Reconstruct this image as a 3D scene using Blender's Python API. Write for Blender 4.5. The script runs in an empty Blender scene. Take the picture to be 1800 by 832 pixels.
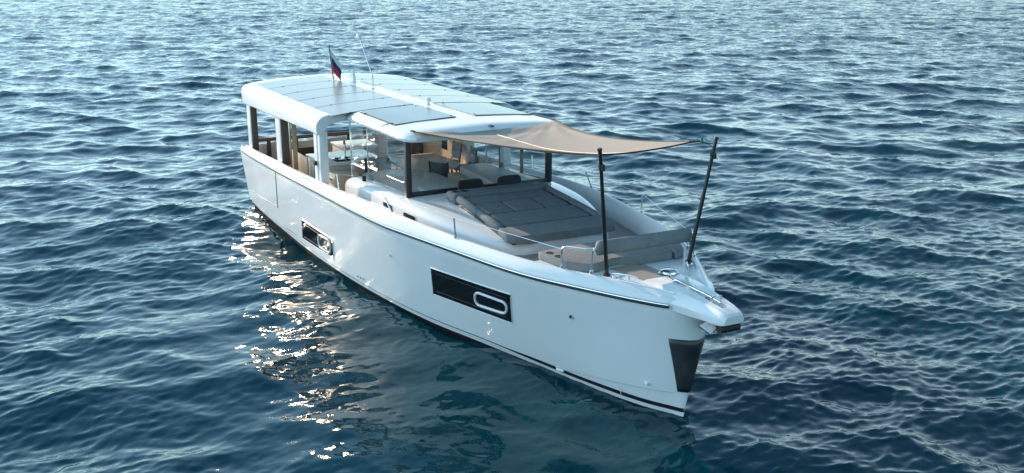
import bpy, bmesh, math, random
import numpy as np
from mathutils import Vector, Matrix
random.seed(7)
R = math.radians
scene = bpy.context.scene
C = scene.collection

# ------------------------------------------------------------------ camera, sky, sun, exposure
SUN_AZ, SUN_EL = R(195.5), R(17.5)
cam_d = bpy.data.cameras.new('camera'); cam = bpy.data.objects.new('camera', cam_d); C.objects.link(cam)
cam_d.sensor_width = 36.0; cam_d.lens = 36.0 * 1780.0 / 1800.0
cam_d.clip_start = 0.1; cam_d.clip_end = 20000
PITCH, YAW = 0.26426, 2.65711
fw = Vector((math.cos(YAW)*math.cos(PITCH), math.sin(YAW)*math.cos(PITCH), -math.sin(PITCH)))
cam.location = (10.1027, -7.9388, 6.0)
cam.rotation_euler = fw.to_track_quat('-Z', 'Y').to_euler()
scene.camera = cam

world = bpy.data.worlds.new('World'); scene.world = world; world.use_nodes = True
wn = world.node_tree.nodes; wl = world.node_tree.links
bg = wn['Background']; sky = wn.new('ShaderNodeTexSky'); sky.sky_type = 'NISHITA'; sky.sun_disc = False
sky.sun_elevation = SUN_EL
sky.sun_rotation = math.pi/2 - SUN_AZ
sky.air_density = 1.0; sky.dust_density = 0.0; sky.ozone_density = 1.3
# pale noise veil, added over the clear sky to raise its brightness
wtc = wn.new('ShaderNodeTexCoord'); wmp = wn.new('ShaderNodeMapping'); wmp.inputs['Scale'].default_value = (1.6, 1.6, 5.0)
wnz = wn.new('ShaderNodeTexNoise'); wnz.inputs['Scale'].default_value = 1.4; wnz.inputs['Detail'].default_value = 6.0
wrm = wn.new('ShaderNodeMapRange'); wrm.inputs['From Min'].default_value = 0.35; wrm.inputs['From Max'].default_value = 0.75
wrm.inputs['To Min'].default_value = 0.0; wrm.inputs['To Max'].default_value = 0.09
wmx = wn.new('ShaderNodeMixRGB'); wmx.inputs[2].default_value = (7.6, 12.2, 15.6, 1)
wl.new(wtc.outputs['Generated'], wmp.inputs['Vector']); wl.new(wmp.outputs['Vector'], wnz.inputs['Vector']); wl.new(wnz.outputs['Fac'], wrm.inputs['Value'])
# unseen bright patch added to the south sky to light the starboard hull
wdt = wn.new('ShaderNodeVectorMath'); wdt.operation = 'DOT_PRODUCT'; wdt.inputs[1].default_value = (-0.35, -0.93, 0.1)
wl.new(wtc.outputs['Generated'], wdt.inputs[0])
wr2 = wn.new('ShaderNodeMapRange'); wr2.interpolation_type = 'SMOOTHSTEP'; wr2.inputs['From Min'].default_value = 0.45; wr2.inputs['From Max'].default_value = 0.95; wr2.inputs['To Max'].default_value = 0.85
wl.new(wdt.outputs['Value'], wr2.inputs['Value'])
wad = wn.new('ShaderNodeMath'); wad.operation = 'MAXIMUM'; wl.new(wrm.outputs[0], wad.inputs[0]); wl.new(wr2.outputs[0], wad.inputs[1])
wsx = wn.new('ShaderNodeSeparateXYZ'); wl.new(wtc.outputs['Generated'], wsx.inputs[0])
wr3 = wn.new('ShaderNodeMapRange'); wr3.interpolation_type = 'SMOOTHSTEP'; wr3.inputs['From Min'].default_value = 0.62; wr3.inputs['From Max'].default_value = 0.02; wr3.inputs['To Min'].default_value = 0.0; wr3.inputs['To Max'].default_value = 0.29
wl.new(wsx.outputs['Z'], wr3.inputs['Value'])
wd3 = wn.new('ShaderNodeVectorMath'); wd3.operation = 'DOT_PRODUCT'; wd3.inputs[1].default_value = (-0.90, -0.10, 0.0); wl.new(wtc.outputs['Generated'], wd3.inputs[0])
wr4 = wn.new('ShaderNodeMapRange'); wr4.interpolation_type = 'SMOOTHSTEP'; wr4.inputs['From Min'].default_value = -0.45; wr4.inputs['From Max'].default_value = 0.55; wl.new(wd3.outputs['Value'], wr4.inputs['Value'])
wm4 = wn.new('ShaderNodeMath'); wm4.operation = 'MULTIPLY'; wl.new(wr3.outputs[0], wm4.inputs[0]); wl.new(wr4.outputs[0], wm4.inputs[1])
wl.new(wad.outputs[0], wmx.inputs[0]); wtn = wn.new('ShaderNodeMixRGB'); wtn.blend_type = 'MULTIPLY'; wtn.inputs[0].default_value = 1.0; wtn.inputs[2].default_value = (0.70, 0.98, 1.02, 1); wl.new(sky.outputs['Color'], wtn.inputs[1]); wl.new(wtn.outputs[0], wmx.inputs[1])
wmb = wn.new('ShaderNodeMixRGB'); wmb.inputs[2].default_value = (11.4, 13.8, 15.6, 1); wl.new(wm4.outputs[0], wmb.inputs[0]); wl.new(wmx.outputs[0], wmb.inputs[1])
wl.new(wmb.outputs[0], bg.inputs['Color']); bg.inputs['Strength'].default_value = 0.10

sun_d = bpy.data.lights.new('sun', 'SUN'); sun = bpy.data.objects.new('sun', sun_d); C.objects.link(sun)
sun_d.energy = 3.4; sun_d.angle = R(0.5); sun_d.color = (1.0, 0.77, 0.54)
sdir = Vector((math.cos(SUN_AZ)*math.cos(SUN_EL), math.sin(SUN_AZ)*math.cos(SUN_EL), math.sin(SUN_EL)))
sun.rotation_euler = sdir.to_track_quat('Z', 'Y').to_euler(); sun.location = sdir*60

vs = scene.view_settings
vs.view_transform = 'Standard'; vs.look = 'None'; vs.exposure = 1.0; vs.gamma = 1.0; vs.use_curve_mapping = False
scene.cycles.use_denoising = True
scene.cycles.max_bounces = 10; scene.cycles.transparent_max_bounces = 16
scene.cycles.caustics_reflective = True
scene.cycles.sample_clamp_indirect = 40.0; scene.cycles.sample_clamp_direct = 8.0

# ------------------------------------------------------------------ materials
def newmat(name):
    m = bpy.data.materials.new(name); m.use_nodes = True
    nt = m.node_tree; b = nt.nodes['Principled BSDF']
    return m, nt, b
def N(nt, t, **kw):
    n = nt.nodes.new(t)
    for k, v in kw.items():
        if k in n.inputs: n.inputs[k].default_value = v
        else: setattr(n, k, v)
    return n
def simple(name, col, rough=0.5, metal=0.0, coat=0.0, var=0.06, scale=3.0, bump=0.0, bscale=200.0, spec=0.5):
    m, nt, b = newmat(name)
    tc = N(nt, 'ShaderNodeTexCoord')
    nz = N(nt, 'ShaderNodeTexNoise', Scale=scale, Detail=5.0)
    nt.links.new(tc.outputs['Object'], nz.inputs['Vector'])
    rp = N(nt, 'ShaderNodeValToRGB')
    rp.color_ramp.elements[0].position = 0.3; rp.color_ramp.elements[1].position = 0.7
    rp.color_ramp.elements[0].color = tuple(c*(1-var) for c in col)+(1,)
    rp.color_ramp.elements[1].color = tuple(min(c*(1+var), 1) for c in col)+(1,)
    nt.links.new(nz.outputs['Fac'], rp.inputs['Fac']); nt.links.new(rp.outputs['Color'], b.inputs['Base Color'])
    b.inputs['Roughness'].default_value = rough; b.inputs['Metallic'].default_value = metal
    b.inputs['Coat Weight'].default_value = coat; b.inputs['Coat Roughness'].default_value = 0.05
    b.inputs['Specular IOR Level'].default_value = spec
    if bump:
        n2 = N(nt, 'ShaderNodeTexNoise', Scale=bscale, Detail=3.0)
        nt.links.new(tc.outputs['Object'], n2.inputs['Vector'])
        bp = N(nt, 'ShaderNodeBump', Strength=bump, Distance=0.004)
        nt.links.new(n2.outputs['Fac'], bp.inputs['Height']); nt.links.new(bp.outputs['Normal'], b.inputs['Normal'])
    return m
M = {}
M['gelcoat'] = simple('gelcoat', (0.78, 0.78, 0.775), 0.17, coat=0.0, var=0.02, scale=1.5, bump=0.04, bscale=2.0)
M['gelcoat_satin'] = simple('gelcoat_satin', (0.78, 0.78, 0.77), 0.32, coat=0.2, var=0.03, scale=2.0)
M['nonskid'] = simple('nonskid_deck', (0.34, 0.30, 0.265), 0.7, var=0.08, scale=6, bump=0.3, bscale=120)
M['deckwhite'] = simple('deck_white', (0.76, 0.76, 0.75), 0.35, var=0.03, bump=0.08, bscale=90)
M['cushion'] = simple('cushion_fabric', (0.145, 0.168, 0.182), 0.9, var=0.10, scale=9, bump=0.45, bscale=160, spec=0.2)
M['cushion_dark'] = simple('cushion_dark', (0.075, 0.08, 0.09), 0.85, var=0.1, scale=9, bump=0.4, bscale=160, spec=0.2)
M['cushion_beige'] = simple('cushion_beige', (0.215, 0.225, 0.23), 0.9, var=0.1, scale=9, bump=0.45, bscale=160, spec=0.2)
M['black'] = simple('black_gloss', (0.006, 0.006, 0.008), 0.10, coat=0.0, var=0.1, spec=0.25)
M['matt_black'] = simple('matt_black', (0.012, 0.013, 0.015), 0.45, var=0.2)
M['rubber'] = simple('black_rubber', (0.02, 0.019, 0.019), 0.6, var=0.2)
M['carbon'] = simple('dark_pole', (0.018, 0.014, 0.013), 0.3, coat=0.3, var=0.2)
M['chrome'] = simple('stainless_steel', (0.72, 0.72, 0.72), 0.14, metal=1.0, var=0.03)
M['galvanised'] = simple('galvanised_steel', (0.33, 0.34, 0.35), 0.42, metal=0.8, var=0.2, scale=14)
M['teak'] = simple('teak', (0.30, 0.14, 0.06), 0.4, var=0.25, scale=12)
M['taupe'] = simple('taupe_panel', (0.33, 0.285, 0.235), 0.45, var=0.04)
M['beige'] = simple('beige_lacquer', (0.50, 0.43, 0.345), 0.4, var=0.04)
M['brown'] = simple('brown_panel', (0.12, 0.085, 0.065), 0.5, var=0.08)
M['counter'] = simple('pale_counter', (0.62, 0.62, 0.60), 0.25, var=0.05, scale=12)
M['console'] = simple('grey_console', (0.36, 0.37, 0.365), 0.5, var=0.05)
M['tabletop'] = simple('cream_table', (0.66, 0.59, 0.50), 0.35, var=0.04)
M['soffit'] = simple('wood_soffit', (0.50, 0.36, 0.21), 0.4, var=0.12, scale=8)
M['white_plastic'] = simple('white_plastic', (0.75, 0.76, 0.77), 0.35, var=0.02)
M['antifoul'] = simple('antifouling', (0.022, 0.008, 0.009), 0.6, var=0.3, scale=5)
M['stripe'] = simple('stripe_black', (0.015, 0.016, 0.018), 0.3, var=0.1)
M['webbing'] = simple('webbing', (0.03, 0.025, 0.024), 0.8, var=0.1)
M['rope'] = simple('rope', (0.62, 0.62, 0.60), 0.8, var=0.15, scale=40)
M['green'] = simple('green_clip', (0.02, 0.16, 0.08), 0.4)
M['flag_white'] = simple('flag_white', (0.62, 0.62, 0.68), 0.8)
M['flag_blue'] = simple('flag_blue', (0.014, 0.016, 0.09), 0.8)
M['flag_red'] = simple('flag_red', (0.55, 0.015, 0.03), 0.8)
M['plate'] = simple('bow_plate', (0.05, 0.054, 0.058), 0.33, metal=0.4, var=0.45, scale=3.5)

def awning_mat():
    m, nt, b = newmat('awning_cloth')
    tc = N(nt, 'ShaderNodeTexCoord'); nz = N(nt, 'ShaderNodeTexNoise', Scale=160.0, Detail=2.0)
    nt.links.new(tc.outputs['Object'], nz.inputs['Vector'])
    bp = N(nt, 'ShaderNodeBump', Strength=0.3, Distance=0.003); nt.links.new(nz.outputs['Fac'], bp.inputs['Height'])
    nt.links.new(bp.outputs['Normal'], b.inputs['Normal'])
    b.inputs['Base Color'].default_value = (0.50, 0.445, 0.385, 1); b.inputs['Roughness'].default_value = 0.9
    b.inputs['Specular IOR Level'].default_value = 0.15
    tr = N(nt, 'ShaderNodeBsdfTranslucent'); tr.inputs['Color'].default_value = (0.38, 0.35, 0.31, 1)
    mx = N(nt, 'ShaderNodeMixShader'); mx.inputs[0].default_value = 0.22
    nt.links.new(b.outputs[0], mx.inputs[1]); nt.links.new(tr.outputs[0], mx.inputs[2])
    nt.links.new(mx.outputs[0], nt.nodes['Material Output'].inputs['Surface'])
    return m
M['awning'] = awning_mat()

def glass_mat(name, tint, refl=1.0, smudge=0.0):
    m, nt, b = newmat(name); nt.nodes.remove(b)
    tr = N(nt, 'ShaderNodeBsdfTransparent'); tr.inputs['Color'].default_value = tint+(1,)
    gl = N(nt, 'ShaderNodeBsdfGlossy'); gl.inputs['Roughness'].default_value = 0.02; gl.inputs['Color'].default_value = (refl, refl, refl, 1)
    # reflectance rises towards grazing view, the same from either side of the pane
    ge = N(nt, 'ShaderNodeNewGeometry'); dt = N(nt, 'ShaderNodeVectorMath', operation='DOT_PRODUCT')
    nt.links.new(ge.outputs['Normal'], dt.inputs[0]); nt.links.new(ge.outputs['Incoming'], dt.inputs[1])
    def mm(op, a, b2=None, c2=None):
        n_ = N(nt, 'ShaderNodeMath', operation=op)
        for i_, v_ in enumerate((a, b2, c2)):
            if v_ is None: continue
            if isinstance(v_, (int, float)): n_.inputs[i_].default_value = v_
            else: nt.links.new(v_, n_.inputs[i_])
        return n_
    fr = mm('MULTIPLY_ADD', mm('POWER', mm('SUBTRACT', 1.0, mm('ABSOLUTE', dt.outputs['Value']).outputs[0]).outputs[0], 5.0).outputs[0], 0.85, 0.05)
    mx = N(nt, 'ShaderNodeMixShader')
    nt.links.new(fr.outputs[0], mx.inputs[0]); nt.links.new(tr.outputs[0], mx.inputs[1]); nt.links.new(gl.outputs[0], mx.inputs[2])
    out = mx
    if smudge:
        tc = N(nt, 'ShaderNodeTexCoord'); mp = N(nt, 'ShaderNodeMapping'); mp.inputs['Scale'].default_value = (18, 18, 4.5)
        nz = N(nt, 'ShaderNodeTexNoise', Scale=1.0, Detail=5.0, Roughness=0.7)
        nt.links.new(tc.outputs['Object'], mp.inputs['Vector']); nt.links.new(mp.outputs['Vector'], nz.inputs['Vector'])
        rp = N(nt, 'ShaderNodeMapRange'); rp.inputs['From Min'].default_value = 0.52; rp.inputs['From Max'].default_value = 0.8
        rp.inputs['To Max'].default_value = smudge; nt.links.new(nz.outputs['Fac'], rp.inputs['Value'])
        df = N(nt, 'ShaderNodeBsdfDiffuse'); df.inputs['Color'].default_value = (0.7, 0.7, 0.68, 1)
        tl = N(nt, 'ShaderNodeBsdfTranslucent'); tl.inputs['Color'].default_value = (0.7, 0.7, 0.68, 1)
        m2 = N(nt, 'ShaderNodeMixShader'); m2.inputs[0].default_value = 0.6
        nt.links.new(df.outputs[0], m2.inputs[1]); nt.links.new(tl.outputs[0], m2.inputs[2])
        m3 = N(nt, 'ShaderNodeMixShader'); nt.links.new(rp.outputs[0], m3.inputs[0])
        nt.links.new(mx.outputs[0], m3.inputs[1]); nt.links.new(m2.outputs[0], m3.inputs[2]); out = m3
    nt.links.new(out.outputs[0], nt.nodes['Material Output'].inputs['Surface'])
    return m
M['glass'] = glass_mat('clear_glass', (0.975, 0.985, 0.985), smudge=0.16)
M['side_glass'] = glass_mat('side_glass', (0.95, 0.965, 0.97), smudge=0.08)

def solar_mat():
    m, nt, b = newmat('solar_glass')
    tc = N(nt, 'ShaderNodeTexCoord')
    mp = N(nt, 'ShaderNodeMapping'); mp.inputs['Scale'].default_value = (6.4, 6.4, 6.4); nt.links.new(tc.outputs['Object'], mp.inputs['Vector'])
    br = N(nt, 'ShaderNodeTexBrick', Scale=1.0); br.offset = 0.0
    br.inputs['Mortar Size'].default_value = 0.012; br.inputs['Brick Width'].default_value = 1.0; br.inputs['Row Height'].default_value = 1.0
    br.inputs['Color1'].default_value = (0.30, 0.325, 0.305, 1); br.inputs['Color2'].default_value = (0.31, 0.335, 0.315, 1); br.inputs['Mortar'].default_value = (0.33, 0.355, 0.335, 1)
    nt.links.new(mp.outputs['Vector'], br.inputs['Vector']); nt.links.new(br.outputs['Color'], b.inputs['Base Color'])
    b.inputs['Roughness'].default_value = 0.24; b.inputs['Specular IOR Level'].default_value = 0.5
    return m
M['solar'] = solar_mat()
M['hatch_glass'] = simple('hatch_glass', (0.14, 0.175, 0.18), 0.22, var=0.05, scale=2.0, spec=0.7)

def herring_mat():
    m, nt, b = newmat('herringbone_wood')
    tc = N(nt, 'ShaderNodeTexCoord'); sp = N(nt, 'ShaderNodeSeparateXYZ'); nt.links.new(tc.outputs['Object'], sp.inputs[0])
    def mth(op, a, c=None):
        n = N(nt, 'ShaderNodeMath', operation=op)
        for i, v in enumerate((a, c)):
            if v is None: continue
            if isinstance(v, (int, float)): n.inputs[i].default_value = v
            else: nt.links.new(v, n.inputs[i])
        return n.outputs[0]
    px = mth('PINGPONG', sp.outputs['X'], 0.28)
    v = mth('ADD', mth('MULTIPLY', px, 1.1), sp.outputs['Z'])
    fr = mth('FRACT', mth('MULTIPLY', v, 9.0))
    ln = mth('LESS_THAN', fr, 0.10)
    wn_ = N(nt, 'ShaderNodeTexWhiteNoise', noise_dimensions='1D'); nt.links.new(mth('FLOOR', mth('MULTIPLY', v, 9.0)), wn_.inputs['W'])
    mx = N(nt, 'ShaderNodeMixRGB'); mx.inputs[1].default_value = (0.50, 0.33, 0.17, 1); mx.inputs[2].default_value = (0.60, 0.42, 0.24, 1)
    nt.links.new(wn_.outputs['Value'], mx.inputs[0])
    m2 = N(nt, 'ShaderNodeMixRGB'); m2.inputs[2].default_value = (0.22, 0.12, 0.06, 1)
    nt.links.new(ln, m2.inputs[0]); nt.links.new(mx.outputs[0], m2.inputs[1]); nt.links.new(m2.outputs[0], b.inputs['Base Color'])
    b.inputs['Roughness'].default_value = 0.45
    return m
M['herring'] = herring_mat()

def sole_mat():
    m, nt, b = newmat('cabin_sole')
    tc = N(nt, 'ShaderNodeTexCoord'); mp = N(nt, 'ShaderNodeMapping'); mp.inputs['Scale'].default_value = (0.7, 9, 1)
    nt.links.new(tc.outputs['Object'], mp.inputs['Vector'])
    br = N(nt, 'ShaderNodeTexBrick', Scale=1.0); br.inputs['Mortar Size'].default_value = 0.02; br.inputs['Row Height'].default_value = 1.0; br.inputs['Brick Width'].default_value = 1.4
    br.inputs['Color1'].default_value = (0.36, 0.27, 0.18, 1); br.inputs['Color2'].default_value = (0.42, 0.32, 0.22, 1); br.inputs['Mortar'].default_value = (0.08, 0.06, 0.05, 1)
    nt.links.new(mp.outputs['Vector'], br.inputs['Vector']); nt.links.new(br.outputs['Color'], b.inputs['Base Color']); b.inputs['Roughness'].default_value = 0.5
    return m
M['sole'] = sole_mat()

def water_mat():
    m, nt, b = newmat('sea_water')
    b.inputs['Base Color'].default_value = (0.0, 0.030, 0.044, 1)
    b.inputs['Roughness'].default_value = 0.035; b.inputs['IOR'].default_value = 1.333
    geo = N(nt, 'ShaderNodeNewGeometry')
    mp = N(nt, 'ShaderNodeMapping'); mp.inputs['Scale'].default_value = (1.0, 1.5, 1.0); mp.inputs['Rotation'].default_value = (0, 0, 0.45)
    nt.links.new(geo.outputs['Position'], mp.inputs['Vector'])
    n1 = N(nt, 'ShaderNodeTexNoise', Scale=9.0, Detail=2.0, Roughness=0.55)
    nt.links.new(mp.outputs['Vector'], n1.inputs['Vector'])
    b1 = N(nt, 'ShaderNodeBump', Strength=1.0, Distance=0.0022); nt.links.new(n1.outputs['Fac'], b1.inputs['Height'])
    # wind chop of the open water, away from the yacht's lee
    ln = N(nt, 'ShaderNodeVectorMath', operation='LENGTH'); nt.links.new(geo.outputs['Position'], ln.inputs[0])
    mr = N(nt, 'ShaderNodeMapRange'); mr.inputs['From Min'].default_value = 22; mr.inputs['From Max'].default_value = 110; mr.inputs['To Min'].default_value = 0.0; mr.inputs['To Max'].default_value = 1.0
    nt.links.new(ln.outputs['Value'], mr.inputs['Value'])
    n2 = N(nt, 'ShaderNodeTexNoise', Scale=1.5, Detail=4.0, Roughness=0.6); nt.links.new(mp.outputs['Vector'], n2.inputs['Vector'])
    b2 = N(nt, 'ShaderNodeBump', Distance=0.32); nt.links.new(mr.outputs[0], b2.inputs['Strength']); nt.links.new(n2.outputs['Fac'], b2.inputs['Height']); nt.links.new(b1.outputs['Normal'], b2.inputs['Normal'])
    b1 = b2
    nt.links.new(b1.outputs['Normal'], b.inputs['Normal'])
    return m
M['water'] = water_mat()

# ------------------------------------------------------------------ helpers
ORIG = {}
def origin_of(o): return ORIG.get(o.name, Vector((0, 0, 0)))
def finish(me, smooth=True, ang=38):
    if smooth and len(me.polygons):
        me.polygons.foreach_set('use_smooth', [True]*len(me.polygons))
        me.set_sharp_from_angle(angle=R(ang))
def obj(name, bm, mat, parent=None, base=None, smooth=True, ang=38, recalc=True, solidify=0.0):
    """Link a bmesh (scene coordinates) as one mesh object, origin at BASE (or at its parent's origin)."""
    if recalc: bmesh.ops.recalc_face_normals(bm, faces=bm.faces[:])
    me = bpy.data.meshes.new(name)
    org = origin_of(parent) if parent is not None else Vector(base or (0, 0, 0))
    bmesh.ops.translate(bm, verts=bm.verts[:], vec=-org)
    bm.to_mesh(me); bm.free()
    for m in (mat if isinstance(mat, (list, tuple)) else [mat]): me.materials.append(M[m] if isinstance(m, str) else m)
    finish(me, smooth, ang)
    o = bpy.data.objects.new(name, me); C.objects.link(o)
    if parent is not None: o.parent = parent
    else: o.location = org
    ORIG[o.name] = org
    if solidify:
        md = o.modifiers.new('thickness', 'SOLIDIFY'); md.thickness = solidify; md.offset = 0
    return o
def thing(name, label, cat, loc=(0, 0, 0), rotz=0.0, group=None, local=False):
    o = bpy.data.objects.new(name, None); C.objects.link(o); o.empty_display_size = 0.2
    o.location = loc; o.rotation_euler = (0, 0, rotz)
    ORIG[o.name] = Vector((0, 0, 0)) if local else Vector(loc)
    o['label'] = label; o['category'] = cat
    if group: o['group'] = group
    return o
def tag(o, label, cat, group=None):
    o['label'] = label; o['category'] = cat
    if group: o['group'] = group
    return o
def BM(): return bmesh.new()
def box(bm, x0, x1, y0, y1, z0, z1, bev=0.0, seg=2, mi=0):
    vs_ = [bm.verts.new((x, y, z)) for x in (x0, x1) for y in (y0, y1) for z in (z0, z1)]
    fs = [bm.faces.new([vs_[i] for i in f]) for f in ((0, 1, 3, 2), (4, 6, 7, 5), (0, 4, 5, 1), (2, 3, 7, 6), (0, 2, 6, 4), (1, 5, 7, 3))]
    for f in fs: f.material_index = mi
    if bev:
        es = {e for f in fs for e in f.edges}
        r = bmesh.ops.bevel(bm, geom=list(es), offset=bev, segments=seg, affect='EDGES', profile=0.5)
        for f in r['faces']: f.material_index = mi
    return bm
def tube(bm, pts, r, n=8, closed=False, caps=True, mi=0):
    P = [Vector(p) for p in pts]; rings = []
    L = len(P); prev = None
    for i, p in enumerate(P):
        if closed: t = (P[(i+1) % L]-P[i-1])
        else: t = P[min(i+1, L-1)]-P[max(i-1, 0)]
        t.normalize()
        if prev is None:
            a = Vector((0, 0, 1)) if abs(t.z) < 0.9 else Vector((1, 0, 0)); u = t.cross(a).normalized()
        else: u = (prev - t*prev.dot(t)).normalized()
        prev = u; v = t.cross(u); rr = r[i] if isinstance(r, (list, tuple)) else r
        rings.append([bm.verts.new(p+(u*math.cos(k*2*math.pi/n)+v*math.sin(k*2*math.pi/n))*rr) for k in range(n)])
    for i in range(L if closed else L-1):
        a, b_ = rings[i], rings[(i+1) % L]
        for k in range(n):
            f = bm.faces.new((a[k], a[(k+1) % n], b_[(k+1) % n], b_[k])); f.material_index = mi
    if caps and not closed:
        for rg in (rings[0][::-1], rings[-1]):
            f = bm.faces.new(rg); f.material_index = mi
    return bm
def arc(p0, p1, p2, n=6):
    p0, p1, p2 = Vector(p0), Vector(p1), Vector(p2)
    return [(1-t)**2*p0+2*t*(1-t)*p1+t*t*p2 for t in [i/n for i in range(n+1)]]
def loft(bm, rings, closed=True, caps=True, mi=0):
    V = [[bm.verts.new(p) for p in r] for r in rings]; n = len(V[0])
    for a, b_ in zip(V[:-1], V[1:]):
        for k in range(n if closed else n-1):
            f = bm.faces.new((a[k], a[(k+1) % n], b_[(k+1) % n], b_[k])); f.material_index = mi
    if closed and caps:
        for rg in (V[0][::-1], V[-1]):
            f = bm.faces.new(rg); f.material_index = mi
    return V
def prism(bm, poly, z0, z1, bev=0.0, seg=2, mi=0):
    """A polygon in plan extruded from z0 to z1 (each a number or a function of x, y)."""
    f0 = (lambda x, y: z0) if not callable(z0) else z0
    f1 = (lambda x, y: z1) if not callable(z1) else z1
    a = [bm.verts.new((x, y, f0(x, y))) for x, y in poly]; b_ = [bm.verts.new((x, y, f1(x, y))) for x, y in poly]
    n = len(poly); fs = [bm.faces.new(a[::-1]), bm.faces.new(b_)]
    for k in range(n): fs.append(bm.faces.new((a[k], a[(k+1) % n], b_[(k+1) % n], b_[k])))
    for f in fs: f.material_index = mi
    if bev:
        es = {e for f in fs[:2] for e in f.edges}
        if seg > 1 and n <= 8: es |= {e for f in fs[2:] for e in f.edges}
        bmesh.ops.bevel(bm, geom=list(es), offset=bev, segments=seg, affect='EDGES', profile=0.5)
    return bm
def roundpoly(poly, r, n=4):
    """Plan polygon with rounded corners."""
    out = []; L = len(poly)
    for i, p in enumerate(poly):
        p = Vector(p).to_2d(); a = Vector(poly[i-1]).to_2d(); b_ = Vector(poly[(i+1) % L]).to_2d()
        da, db = (a-p), (b_-p); ra = min(r, da.length*.45); rb = min(r, db.length*.45)
        q0 = p+da.normalized()*ra; q1 = p+db.normalized()*rb
        for k in range(n+1):
            t = k/n; q = (1-t)**2*q0+2*t*(1-t)*p+t*t*q1; out.append((q.x, q.y))
    return out
def lathe(bm, prof, cx, cy, n=16, mi=0):
    rings = [[(cx+r*math.cos(k*2*math.pi/n), cy+r*math.sin(k*2*math.pi/n), z) for k in range(n)] for r, z in prof]
    return loft(bm, rings, True, True, mi)
def xform(bm, mat4, verts=None):
    bmesh.ops.transform(bm, matrix=mat4, verts=verts or bm.verts[:])
def pchip(xs, ys):
    xs = np.array(xs, float); ys = np.array(ys, float); o = np.argsort(xs); xs = xs[o]; ys = ys[o]
    h = np.diff(xs); d = np.diff(ys)/h; m = np.zeros(len(xs))
    for i in range(1, len(xs)-1):
        if d[i-1]*d[i] > 0:
            w1 = 2*h[i]+h[i-1]; w2 = h[i]+2*h[i-1]; m[i] = (w1+w2)/(w1/d[i-1]+w2/d[i])
    m[0] = d[0]; m[-1] = d[-1]
    def f(x):
        i = min(max(int(np.searchsorted(xs, x))-1, 0), len(xs)-2); t = min(max((x-xs[i])/h[i], 0.), 1.)
        return float(ys[i]*(1+2*t)*(1-t)**2+h[i]*m[i]*t*(1-t)**2+ys[i+1]*t*t*(3-2*t)+h[i]*m[i+1]*t*t*(t-1))
    return f

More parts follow.
